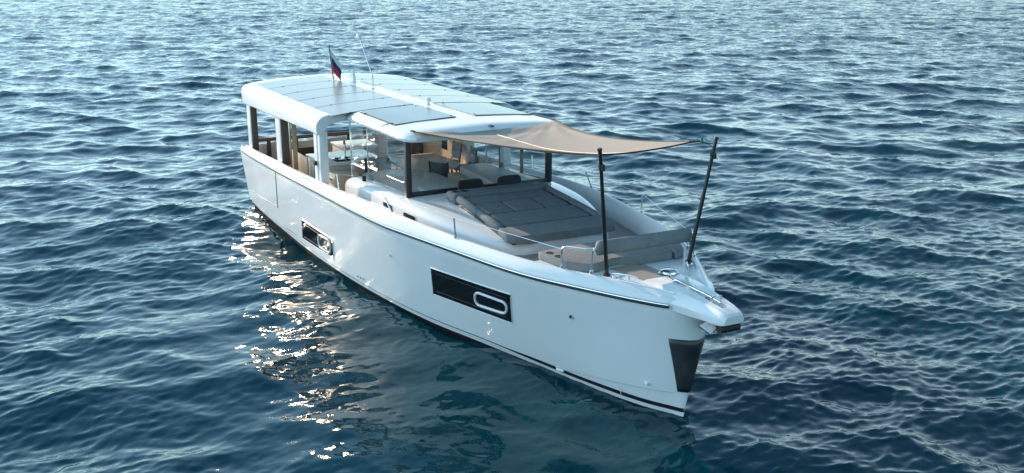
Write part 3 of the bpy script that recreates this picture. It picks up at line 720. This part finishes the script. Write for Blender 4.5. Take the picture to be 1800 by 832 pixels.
def roof_z(y, x): return 3.25-.035*(abs(y)-.19)/.81 if abs(y) < 1.0 else 3.215-.05*(abs(y)-1.0)/.6 if abs(y) < 1.6 else 3.165-.04*(abs(y)-1.6)/.33
def roof_panel(x0, x1, y0, y1, s, lift=.008):
    bm = BM(); n = 10
    rows = []
    for x in (x0, x1):
        rows.append([Vector((x, s*(y0+(y1-y0)*k/n), roof_z(y0+(y1-y0)*k/n, x)+lift)) for k in range(n+1)])
    V = loft(bm, rows, closed=False)
    r_ = bmesh.ops.extrude_face_region(bm, geom=bm.faces[:])
    bmesh.ops.translate(bm, verts=[v for v in r_['geom'] if isinstance(v, bmesh.types.BMVert)], vec=(0, 0, -.03))
    return bm
PX = np.linspace(-14.84, -8.80, 6)
for s in (-1, 1):
    for i in range(5):
        g = .022
        p = obj('solar_panel', roof_panel(PX[i]+g, PX[i+1]-g, .21, 1.92, s), 'solar', hardtop, ang=30)
        if i < 4 or True:
            bm = BM()
            xx = PX[i+1]
            box(bm, xx-.016, xx+.016, min(s*.5, s*1.75), max(s*.5, s*1.75), 0, .004)
            for v in bm.verts: v.co.z += roof_z(v.co.y, 0)-.004
            for yy in (.42, 1.55): tube(bm, [(xx, s*yy, roof_z(yy, 0)), (xx, s*yy, roof_z(yy, 0)+.016)], .02, 8)
            obj('panel_seam', bm, 'matt_black', hardtop)
    p = obj('roof_hatch', roof_panel(-8.66, -6.84, .20, 1.38, s, .016), 'hatch_glass', hardtop, ang=30)
    bm = BM()
    for x0, x1, y0, y1 in ((-8.69, -8.665, .19, 1.39), (-6.835, -6.81, .19, 1.39), (-8.69, -6.81, 1.385, 1.405)):
        box(bm, x0, x1, min(s*y0, s*y1), max(s*y0, s*y1), 0, .010)
    for v in bm.verts: v.co.z += roof_z(v.co.y, 0)-.006
    for xx, yy in ((-8.4, 1.39), (-7.0, 1.39), (-6.95, .24), (-8.5, .3)): tube(bm, [(xx, s*yy, 3.17), (xx, s*yy, roof_z(yy, 0)+.022)], .018, 8)
    obj('hatch_frame', bm, 'rubber', hardtop)
    for xa in (-8.95, -7.1):
        bm = BM(); tube(bm, [(xa+.02, s*1.37, 3.186), (xa, s*1.45, 3.172), (xa-.005, s*1.53, 3.143), (xa-.005, s*1.585, 3.09), (xa, s*1.598, 3.04)], .006, 6); obj('roof_seam', bm, 'rubber', hardtop)
# roof fittings
bm = BM(); lathe(bm, [(.035, 3.24), (.035, 3.27), (.016, 3.29), (.012, 3.6)], -11.5, -.09, 10); tube(bm, [(-11.5, -.09, 3.55), (-12.26, -.09, 4.34)], .011, 8)
antenna = obj('radio_mast', bm, 'chrome', boat)
bm = BM(); tube(bm, [(-12.24, -.09, 4.32), (-12.27, -.09, 4.35), (-12.32, -.09, 4.39), (-12.35, -.09, 4.42)], [.03, .055, .055, .025], 12); obj('antenna_dome', bm, 'white_plastic', antenna)
bm = BM(); lathe(bm, [(.05, 3.24), (.05, 3.26), (.018, 3.29), (.018, 3.31), (.05, 3.315), (.055, 3.33), (.055, 3.375), (.04, 3.395)], -8.62, .02, 14); obj('navigation_light', bm, 'white_plastic', boat)
bm = BM(); loft(bm, [[Vector((-13.1+a*w, .0+b_*w*.35, z)) for a, b_ in ((-1, -1), (1, -1), (1, 1), (-1, 1))] for w, z in ((.11, 3.24), (.10, 3.36), (.07, 3.50), (.03, 3.56))]); obj('satellite_fin', bm, 'white_plastic', boat)

# posts carrying the hardtop
def post(x0, x1, s, z0, z1, w=.17, yo=2.12):
    bm = BM(); box(bm, x0, x1, min(s*yo, s*(yo-w)), max(s*yo, s*(yo-w)), z0, z1, .018, 3)
    p = obj('roof_post', bm, 'gelcoat_satin', boat)
    bm = BM(); box(bm, x1-.012, x1+.006, min(s*(yo-.02), s*(yo-w)), max(s*(yo-.02), s*(yo-w)), z0+.02, z1, .004); obj('post_lining', bm, 'brown' if x1 < -10 else 'gelcoat_satin', p)
    return p
for s in (-1, 1):
    post(-15.02, -14.70, s, 1.5, 2.70); post(-12.36, -11.98, s, 1.6, 2.74, .19)
    p = post(-9.44, -9.22, s, 1.72, 2.80, .10, 2.13)
    bm = BM(); box(bm, -9.205, -9.06, min(s*2.12, s*1.95), max(s*2.12, s*1.95), 1.75, 2.80, .015, 3); obj('door_post', bm, 'gelcoat_satin', p)
    bm = BM(); box(bm, -9.225, -9.20, min(s*2.115, s*2.03), max(s*2.115, s*2.03), 1.76, 2.79); obj('post_groove', bm, 'matt_black', p)
    bm = BM(); box(bm, -9.38, -9.24, min(s*2.13, s*2.19), max(s*2.13, s*2.19), 2.10, 2.19, .015); obj('deck_light', bm, 'matt_black', p)
bm = BM(); box(bm, -12.02, -11.9, -1.85, -1.77, 1.1, 2.95, .01); obj('cabin_pole', bm, 'soffit', boat)
bm = BM(); box(bm, -12.2, -12.1, -1.90, -1.84, 1.1, 2.95, .01); obj('cabin_pole', bm, 'chrome', boat)

# ------------------------------------------------------------------ saloon fit-out
bm = BM(); box(bm, -13.05, -11.66, -1.64, -1.60, 1.1, 1.80, .01); box(bm, -13.05, -11.66, -1.05, -1.01, 1.1, 1.80, .01, mi=1); box(bm, -13.05, -13.01, -1.60, -1.05, 1.1, 1.80, .005, mi=1); box(bm, -13.01, -11.66, -1.60, -1.05, 1.1, 1.3, .005, mi=1); obj('storage_bin', bm, ['beige', 'brown'], boat)
bm = BM(); box(bm, -11.64, -10.3, -1.62, -.35, 1.1, 1.85, .01)
for k in range(3): box(bm, -11.5+k*.4, -11.5+k*.4+.34, -1.635, -1.615, 1.22, 1.78, .004)
galley = obj('galley_cabinet', bm, 'beige', boat)
bm = BM(); box(bm, -11.68, -10.27, -1.66, -.32, 1.853, 1.893, .008); obj('counter', bm, 'counter', galley)
bm = BM(); box(bm, -10.95, -10.45, -1.35, -.85, 1.895, 1.905, .004)
for a, b_ in ((-.12, -.1), (.12, -.1), (-.12, .12), (.12, .12)):
    tube(bm, [(-10.7+a, -1.1+b_, 1.9), (-10.7+a, -1.1+b_, 1.925)], .07, 12)
obj('hob', bm, 'black', galley)
bm = BM(); tube(bm, [(-11.2, -.9, 1.89), (-11.2, -.9, 2.12)]+arc((-11.2, -.9, 2.12), (-11.2, -.9, 2.24), (-11.1, -.95, 2.24), 4)+[(-11.03, -.98, 2.16)], .018, 8); obj('tap', bm, 'chrome', galley)
bm = BM(); box(bm, -12.9, -11.9, -.65, .15, 1.1, 1.86, .015); box(bm, -12.94, -11.86, -.69, .19, 1.863, 1.9, .008, mi=1); obj('bar_cabinet', bm, ['beige', 'counter'], boat)
bm = BM(); box(bm, -10.26, -9.75, -1.62, -1.1, 1.1, 1.75, .01)
for k, z in enumerate((1.62, 1.45, 1.28)): box(bm, -10.2, -9.8, -1.632, -1.61, z-.06, z+.05, .004); box(bm, -10.1, -9.9, -1.64, -1.628, z+.0, z+.03, .002, mi=1)
obj('drawer_cabinet', bm, ['beige', 'matt_black'], boat)
bm = BM(); box(bm, -13.5, -10.96, 1.93, 1.97, 1.1, 2.96); obj('herringbone_wall', bm, 'herring', boat)
bm = BM(); box(bm, -10.96, -10.62, 1.86, 2.0, 1.1, 2.96, .01); obj('wall_end', bm, 'tabletop', boat)
bm = BM(); box(bm, -14.6, -13.5, 1.6, 1.97, 1.1, 2.9, .01); obj('port_locker', bm, 'brown', boat)
bm = BM(); box(bm, -10.55, -9.9, 1.78, 2.0, 1.1, 1.82, .02); obj('side_bench', bm, 'taupe', boat)
bm = BM()
tube(bm, [(-15.12, -2.0, 1.70), (-15.12, 2.0, 1.70)], .045, 10)
obj('stern_rail', bm, 'teak', boat)
for y in (-1.6, -.9, -.2, .5, 1.2, 1.8):
    bm = BM(); box(bm, -15.15, -15.09, y-.05, y+.05, 1.05, 1.68, .008); obj('rail_post', bm, 'brown', boat)

# ------------------------------------------------------------------ stanchions, wires, bow rails
def chrome_tube(name, pts, r=.013): 
    bm = BM(); tube(bm, pts, r, 8); return obj(name, bm, 'chrome', boat)
def stanchion(b0, t0):
    bm = BM(); b0 = Vector(b0); t0 = Vector(t0); tube(bm, [b0, b0+(t0-b0)*.12], .024, 10); tube(bm, [b0, t0], .013, 8); obj('stanchion', bm, 'chrome', boat)
for s in (-1, 1):
    S1b, S1t = (-5.56, s*1.99, 1.93), (-5.85, s*2.03, 2.19)
    S2b, S2t = (-3.57, s*1.72, 1.92), (-3.58, s*1.74, 2.24)
    S0b, S0t = (-8.05, s*2.10, 1.83), (-8.10, s*2.11, 2.13)
    stanchion(S1b, S1t); stanchion(S2b, S2t); stanchion(S0b, S0t)
    A, B = (-1.44, s*1.08, 1.91), (-1.03, s*.86, 1.91)
    top = [A, (-1.47, s*1.08, 2.10)]+arc((-1.47, s*1.08, 2.12), (-1.48, s*1.08, 2.22), (-1.38, s*1.03, 2.23), 5)+[(-1.12, s*.90, 2.24), (-1.04, s*.84, 2.25), (-1.03, s*.74, 2.26)]
    chrome_tube('bow_rail', top, .016); chrome_tube('bow_rail', [B, (-1.04, s*.85, 2.24)], .014)
    for q in (A, B):
        bm = BM(); tube(bm, [q, Vector(q)+Vector((0, 0, .05))], .028, 10); obj('rail_foot', bm, 'chrome', boat)
    chrome_tube('lifeline', [S1t, S2t], .004); chrome_tube('lifeline', [S2t, (-1.46, s*1.08, 2.19)], .004)
    chrome_tube('lifeline', [S0t, (-8.35, s*1.60, 2.0)], .004)

# ------------------------------------------------------------------ things aboard: sun pad
pad = thing('sun_pad', 'grey quilted sun pad with bolsters on the coachroof in front of the windscreen', 'sun pad', (-4.4, 0, 1.9))
def pz(x): return TZ(x)+.012
def cushion(poly, h0, h1, name='cushion', mat='cushion', parent=pad, bev=.03, r=.05, crown=.0):
    bm = BM(); prism(bm, roundpoly(poly, r, 3), lambda x, y: pz(x)+h0, lambda x, y: pz(x)+h1, bev, 3)
    return obj(name, bm, mat, parent, ang=60)
bol = cushion([(-5.66, -.95), (-5.66, .95), (-5.30, .95), (-5.30, -.95)], .0, .17, 'head_bolster', bev=.05, r=.06)
for s in (-1, 1):
    for yy, xx in ((.83, -5.52), (.66, -5.50)):
        bm = BM(); lathe(bm, [(.058, pz(xx)+.165), (.058, pz(xx)+.176), (.046, pz(xx)+.176), (.040, pz(xx)+.172), (.0, pz(xx)+.172)], xx, s*yy, 16); obj('cup_holder', bm, 'matt_black', bol)
H = .12
bm = BM(); prism(bm, [(-5.6, -.9), (-5.6, .9), (-3.2, .93), (-3.2, -.93)], lambda x, y: pz(x)-.02, lambda x, y: pz(x)+.055); obj('pad_base', bm, 'matt_black', pad)
cushion([(-5.275, -.76), (-5.275, .76), (-4.872, .76), (-4.872, -.76)], 0, H)
cushion([(-4.855, -.76), (-4.855, -.30), (-4.31, -.30), (-4.31, -.76)], 0, H)
cushion([(-4.855, .30), (-4.855, .76), (-4.31, .76), (-4.31, .30)], 0, H)
cushion([(-4.84, -.275), (-4.84, .275), (-4.31, .275), (-4.31, -.275)], 0, H+.008)
cushion([(-4.275, -.78), (-4.275, .78), (-3.68, .80), (-3.68, -.80)], 0, H)
cushion([(-3.635, -.97), (-3.635, .97), (-3.30, .99), (-3.14, .93), (-3.09, .5), (-3.07, 0), (-3.09, -.5), (-3.14, -.93), (-3.30, -.99)], 0, H+.01, 'front_cushion', bev=.045)
for s in (-1, 1):
    for x0, x1, w0, w1 in ((-5.29, -4.50, .96, .97), (-4.48, -3.66, .97, .985)):
        bm = BM(); tube(bm, [(x0, s*(w0-.09), pz(x0)+.08), (x0+.04, s*(w0-.09), pz(x0)+.095), (x1-.04, s*(w1-.09), pz(x1)+.10), (x1, s*(w1-.09), pz(x1)+.08)], [.045, .068, .068, .045], 12)
        obj('side_bolster', bm, 'cushion', pad, ang=60)
# two dark folding headrests leaning on the head bolster
def headrest(y0, y1, label):
    x = -5.72; z0 = pz(-5.7)+.10; t = thing('headrest', label, 'headrest', (x, (y0+y1)/2, z0), group='headrests on the sun pad')
    lean = lambda u, z: Vector((x-.10*(z-z0)/.17, u, z))
    c = [(y0, z0), (y1, z0), (y1+.02, z0+.17), (y0+.06, z0+.17)]
    loop = ring_path(c)
    bm = BM(); tube(bm, [lean(u, z) for u, z in loop], .017, 8, closed=True); obj('frame', bm, 'matt_black', t)
    bm = BM(); a = [bm.verts.new(lean(u, z)+Vector((.006, 0, 0))) for u, z in loop]; b_ = [bm.verts.new(lean(u, z)-Vector((.006, 0, 0))) for u, z in loop]
    bm.faces.new(a); bm.faces.new(b_[::-1])
    for k in range(len(a)): bm.faces.new((a[k], a[(k+1) % len(a)], b_[(k+1) % len(a)], b_[k]))
    obj('panel', bm, 'matt_black', t)
headrest(-.68, -.19, 'dark framed headrest on the sun pad, the one nearer the thick black windscreen pillar')
headrest(.10, .58, 'dark framed headrest on the sun pad, the one nearer the far windscreen corner')

# bow seat and its roll backrest
seat = thing('bow_seat', 'grey upholstered bench cushion on the foredeck behind the roll backrest', 'seat cushion', (-1.6, 0, 1.87))
def zc(x, y): return 1.872
bm = BM(); prism(bm, roundpoly([(-2.10, -1.12), (-2.14, -.5), (-2.16, .55), (-1.50, .62), (-1.16, .62), (-1.19, 0), (-1.34, -.30), (-1.14, -.70), (-1.20, -.84), (-1.50, -1.02)], .08, 3), 1.872, 2.0, .03, 3)
obj('seat_cushion', bm, 'cushion_beige', seat, ang=60)
bm = BM(); prism(bm, roundpoly([(-2.14, .64), (-2.06, 1.10), (-1.55, 1.0), (-1.16, .80), (-1.15, .64)], .06, 3), 1.872, 1.995, .03, 3)
obj('corner_cushion', bm, 'cushion_beige', seat, ang=60)
for xx, yy in ((-1.93, -1.0), (-1.72, -.98)):
    bm = BM(); lathe(bm, [(.055, 1.992), (.055, 2.006), (.044, 2.006), (.040, 2.003), (.0, 2.003)], xx, yy, 16); obj('cup_holder', bm, 'matt_black', seat)
back = thing('roll_backrest', 'long grey roll backrest held between the bow rails above the foredeck', 'backrest', (-1.03, 0, 2.2))
bm = BM(); n = 40
rings = []
for i in range(n+1):
    u = -1+2*i/n; e = max(0, 1-(max(abs(u)-.955, 0)/.045)**2)**.5 if abs(u) > .955 else 1
    e = max(e, .35)
    rings.append([Vector((-1.03+.075*e*math.cos(a)+.01*math.sin(a), .80*u, 2.265+.105*e*math.copysign(abs(math.sin(a))**.85, math.sin(a)))) for a in [k*2*math.pi/16 for k in range(16)]])
loft(bm, rings); obj('roll_cushion', bm, 'cushion_beige', back, ang=60)
for s in (-1, 1):
    bm = BM(); tube(bm, [(-1.03, s*.795, 2.26), (-1.03, s*.83, 2.26)], .02, 10); obj('end_cap', bm, 'white_plastic', back)

# ------------------------------------------------------------------ awning and its poles
aw = thing('sun_awning', 'taupe cloth sun awning stretched from the roof edge to two bow poles', 'awning', (-3.4, 0, 3.3))
A0 = Vector((-5.93, -1.40, 3.20)); B0 = Vector((-5.93, 1.40, 3.20)); C0 = Vector((-.80, -.90, 3.60)); D0 = Vector((-1.08, .80, 3.59))
NU, NV = 64, 40
def awn(u, v):
    sl, sr = 4*u*(1-u), 4*v*(1-v)
    P = (A0*(1-u)+C0*u)*(1-v)+(B0*(1-u)+D0*u)*v
    P.y += (.20*sl*(1-v) - .27*sl*v)
    P.x += -.07*sr*u*u + .06*sr*(1-u)*(1-u)
    P.z += -.09*sl - .05*sr*u - .11*sl*sr - .05*sr*(1-u)**3
    # tension folds fanning out of the roof corners, slack along the roof edge
    for (cu, cv, sg) in ((0, 0, 1), (0, 1, -1)):
        du = u*5.0; dv = (v-cv)*2.8*sg; r_ = math.hypot(du, dv)+1e-6; an = math.atan2(dv, du)
        P.z += .020*math.sin(an*19+1.7*cv+1.2*math.sin(an*7))*min(1, r_/.35)*math.exp(-r_/1.15)
    P.z += (.024*math.sin(u*52+2.5*math.sin(v*5))*math.exp(-u*9)-.030*math.exp(-((u-.09)/.06)**2))*sr
    return P
bm = BM(); rows = [[awn(i/NU, j/NV) for j in range(NV+1)] for i in range(NU+1)]
loft(bm, rows, closed=False); obj('cloth', bm, 'awning', aw, ang=80, solidify=.004)
bm = BM()
for pts in ([awn(i/NU, 0) for i in range(NU+1)], [awn(i/NU, 1) for i in range(NU+1)], [awn(1, j/NV) for j in range(NV+1)]): tube(bm, pts, .012, 6)
obj('hem', bm, 'webbing', aw)
bm = BM(); tube(bm, [awn(i/NU, .5)+Vector((0, 0, .004)) for i in range(NU+1)], .004, 5); obj('centre_seam', bm, 'taupe', aw)
bm = BM()
tube(bm, [C0, Vector((-.76, -.94, 3.63))], .012, 6); tube(bm, [D0, D0+Vector((.10, .06, .02))], .016, 6, mi=0); tube(bm, [D0+Vector((.10, .06, .0)), D0+Vector((.11, .065, .08))], [.022, .012], 8, mi=1)
tube(bm, [D0+Vector((.1, .06, .02)), Vector((-.78, .93, 3.55))], .006, 6, mi=0); tube(bm, [C0+Vector((-.03, -.0, -.02)), C0+Vector((.02, -.03, .03))], .026, 8, mi=1)
for P in (A0, B0, Vector((-5.72, 0, 3.22))): box(bm, P.x-.12, P.x+.02, P.y-.025, P.y+.025, P.z-.01, P.z+.012, .003)
obj('corner_clips', bm, ['webbing', 'green'], aw)
for s, lab in ((-1, 'slim dark awning pole on the foredeck beside the taupe deck hatch'), (1, 'slim dark awning pole leaning outwards past the far end of the roll backrest')):
    t = thing('awning_pole', lab, 'pole', (-.91, s*.69, 1.925), group='awning poles on the foredeck')
    b0, t0 = Vector((-.91, s*.69, 1.926)), Vector((-.76, s*.94, 3.66))
    bm = BM(); mid = b0.lerp(t0, .55); tube(bm, [b0, mid], .029, 12); tube(bm, [mid, t0], .025, 12); obj('shaft', bm, 'carbon', t)
    bm = BM(); c = b0.lerp(t0, .86); tube(bm, [c, c.lerp(t0, .25)], .035, 12); box(bm, c.x+.02, c.x+.07, c.y-.02, c.y+.02, c.z-.02, c.z+.06, .006); obj('clamp', bm, 'rubber', t)
    bm = BM(); tube(bm, [t0, t0+Vector((.0, s*.01, .03))], .032, 12); obj('cap', bm, 'matt_black', t)
    bm = BM(); tube(bm, [c, c+Vector((-.03, s*.09, .0)), c+Vector((-.05, s*.14, -.06))], .006, 6); obj('tie_cord', bm, 'rope', t)

# ------------------------------------------------------------------ ensign at the stern end of the roof
fl = thing('ensign_flag', 'white, blue and red ensign hanging from a dark staff on the roof', 'flag', (-13.55, -.33, 3.22))
b0 = Vector((-13.55, -.33, 3.22)); t0 = Vector((-14.0, -.27, 4.06))
bm = BM(); tube(bm, [b0, t0], .016, 8); obj('staff', bm, 'brown', fl)
bm = BM(); tube(bm, [b0-Vector((0, 0, .02)), b0.lerp(t0, .08)], .026, 10); obj('staff_socket', bm, 'chrome', fl)
rt = Vector((math.sin(YAW), -math.cos(YAW), 0)); fwd2 = Vector((math.cos(YAW), math.sin(YAW), 0))
bm = BM(); ns, nf = 18, 16
def fp(s_, f):
    hoist = t0.lerp(b0, .10+.62*s_)
    w = .045*math.sin(f*9+s_*2.2)*f
    return hoist+rt*(.02+.245*f*(1-.35*s_)+.0)+fwd2*(w+.10*f)+Vector((0, 0, -.42*f*(1-.45*s_)))
V = [[bm.verts.new(fp(i/ns, j/nf)) for j in range(nf+1)] for i in range(ns+1)]
for i in range(ns):
    for j in range(nf):
        f = bm.faces.new((V[i][j], V[i+1][j], V[i+1][j+1], V[i][j+1])); f.material_index = min(2, i*3//ns)
obj('cloth', bm, ['flag_white', 'flag_blue', 'flag_red'], fl, ang=80, solidify=.003)

# ------------------------------------------------------------------ saloon furniture
tb = thing('dining_table', 'cream saloon table with clipped corners behind the windscreen', 'table', (-10.5, .70, 1.1))
bm = BM(); prism(bm, [(-11.45, .10), (-11.45, 1.30), (-10.1, 1.38), (-9.72, 1.12), (-9.62, .55), (-9.75, .12), (-10.1, .02)], 1.66, 1.71, .012, 2); obj('table_top', bm, 'tabletop', tb)
bm = BM(); prism(bm, [(-11.35, .2), (-11.35, 1.2), (-10.1, 1.25), (-9.8, .9), (-9.85, .22)], 1.60, 1.655, .008, 1); obj('apron', bm, 'brown', tb)
for x in (-11.0, -10.1):
    bm = BM(); lathe(bm, [(.22, 1.102), (.2, 1.13), (.05, 1.15), (.05, 1.6)], x, .68, 16); obj('leg', bm, 'chrome', tb)
def make_chair(name, label, seat_m, fr_m):
    t = thing(name, label, 'chair', (0, 0, 0), 0, 'saloon chairs around the table', local=True)
    bm = BM(); box(bm, -.23, .23, -.23, .23, .42, .48, .02, 3); obj('seat', bm, seat_m, t)
    bm = BM(); rows = []
    for j in range(7):
        z = .50+.36*j/6; rows.append([Vector((-.20-.06*j/6-.04*(1-(2*k/6-1)**2), -.21+.42*k/6, z)) for k in range(7)])
    loft(bm, rows, closed=False); obj('backrest', bm, seat_m, t, solidify=.02)
    for s in (-1, 1):
        bm = BM(); tube(bm, [(-.21, s*.22, .44), (-.235, s*.225, .64), (-.27, s*.225, .88)], .02, 8); obj('back_post', bm, fr_m, t)
        for sx in (-1, 1):
            bm = BM(); tube(bm, [(sx*.2, s*.2, .43), (sx*.23, s*.22, 0)], .016, 8); obj('leg', bm, fr_m, t)
    return t
def copy_thing(src, loc, rotz, label):
    r_ = src.copy(); C.objects.link(r_); r_.location = loc; r_.rotation_euler = (0, 0, rotz); r_['label'] = label
    for ch in list(src.children):
        c = ch.copy(); C.objects.link(c); c.parent = r_
    return r_
ch0 = make_chair('saloon_chair', 'dark framed beige chair by the herringbone wall, far side of the table', 'cushion_beige', 'matt_black')
ch0.location = (-11.05, 1.50, 1.102); ch0.rotation_euler = (0, 0, R(-90))
copy_thing(ch0, (-10.25, 1.52, 1.102), R(-100), 'dark framed beige chair at the far side of the table, nearer the windscreen')
ch2 = make_chair('saloon_chair', 'all dark chair at the near end of the table, back towards the windscreen', 'cushion_dark', 'matt_black')
ch2.location = (-9.2, .62, 1.102); ch2.rotation_euler = (0, 0, R(125))
copy_thing(ch2, (-12.0, .75, 1.102), R(0), 'dark chair at the stern end of the table, mostly behind the black windscreen pillar')
hs = thing('helm_seat', 'dark grey upholstered helm seat beside the drawers, seen through the side opening', 'seat', (-9.75, -.72, 1.1))
bm = BM(); box(bm, -10.0, -9.55, -1.02, -.32, 1.102, 1.36, .015); obj('seat_base', bm, 'gelcoat_satin', hs)
bm = BM(); box(bm, -10.02, -9.48, -1.06, -.28, 1.362, 1.50, .04, 3); obj('seat_cushion', bm, 'cushion_dark', hs)
bm = BM(); box(bm, -10.2, -10.04, -1.06, -.28, 1.30, 1.98, .05, 3); obj('backrest', bm, 'cushion_dark', hs)
bm = BM(); box(bm, -10.26, -10.20, -1.07, -.27, 1.102, 1.95, .02, 3); obj('seat_shell', bm, 'gelcoat_satin', hs)
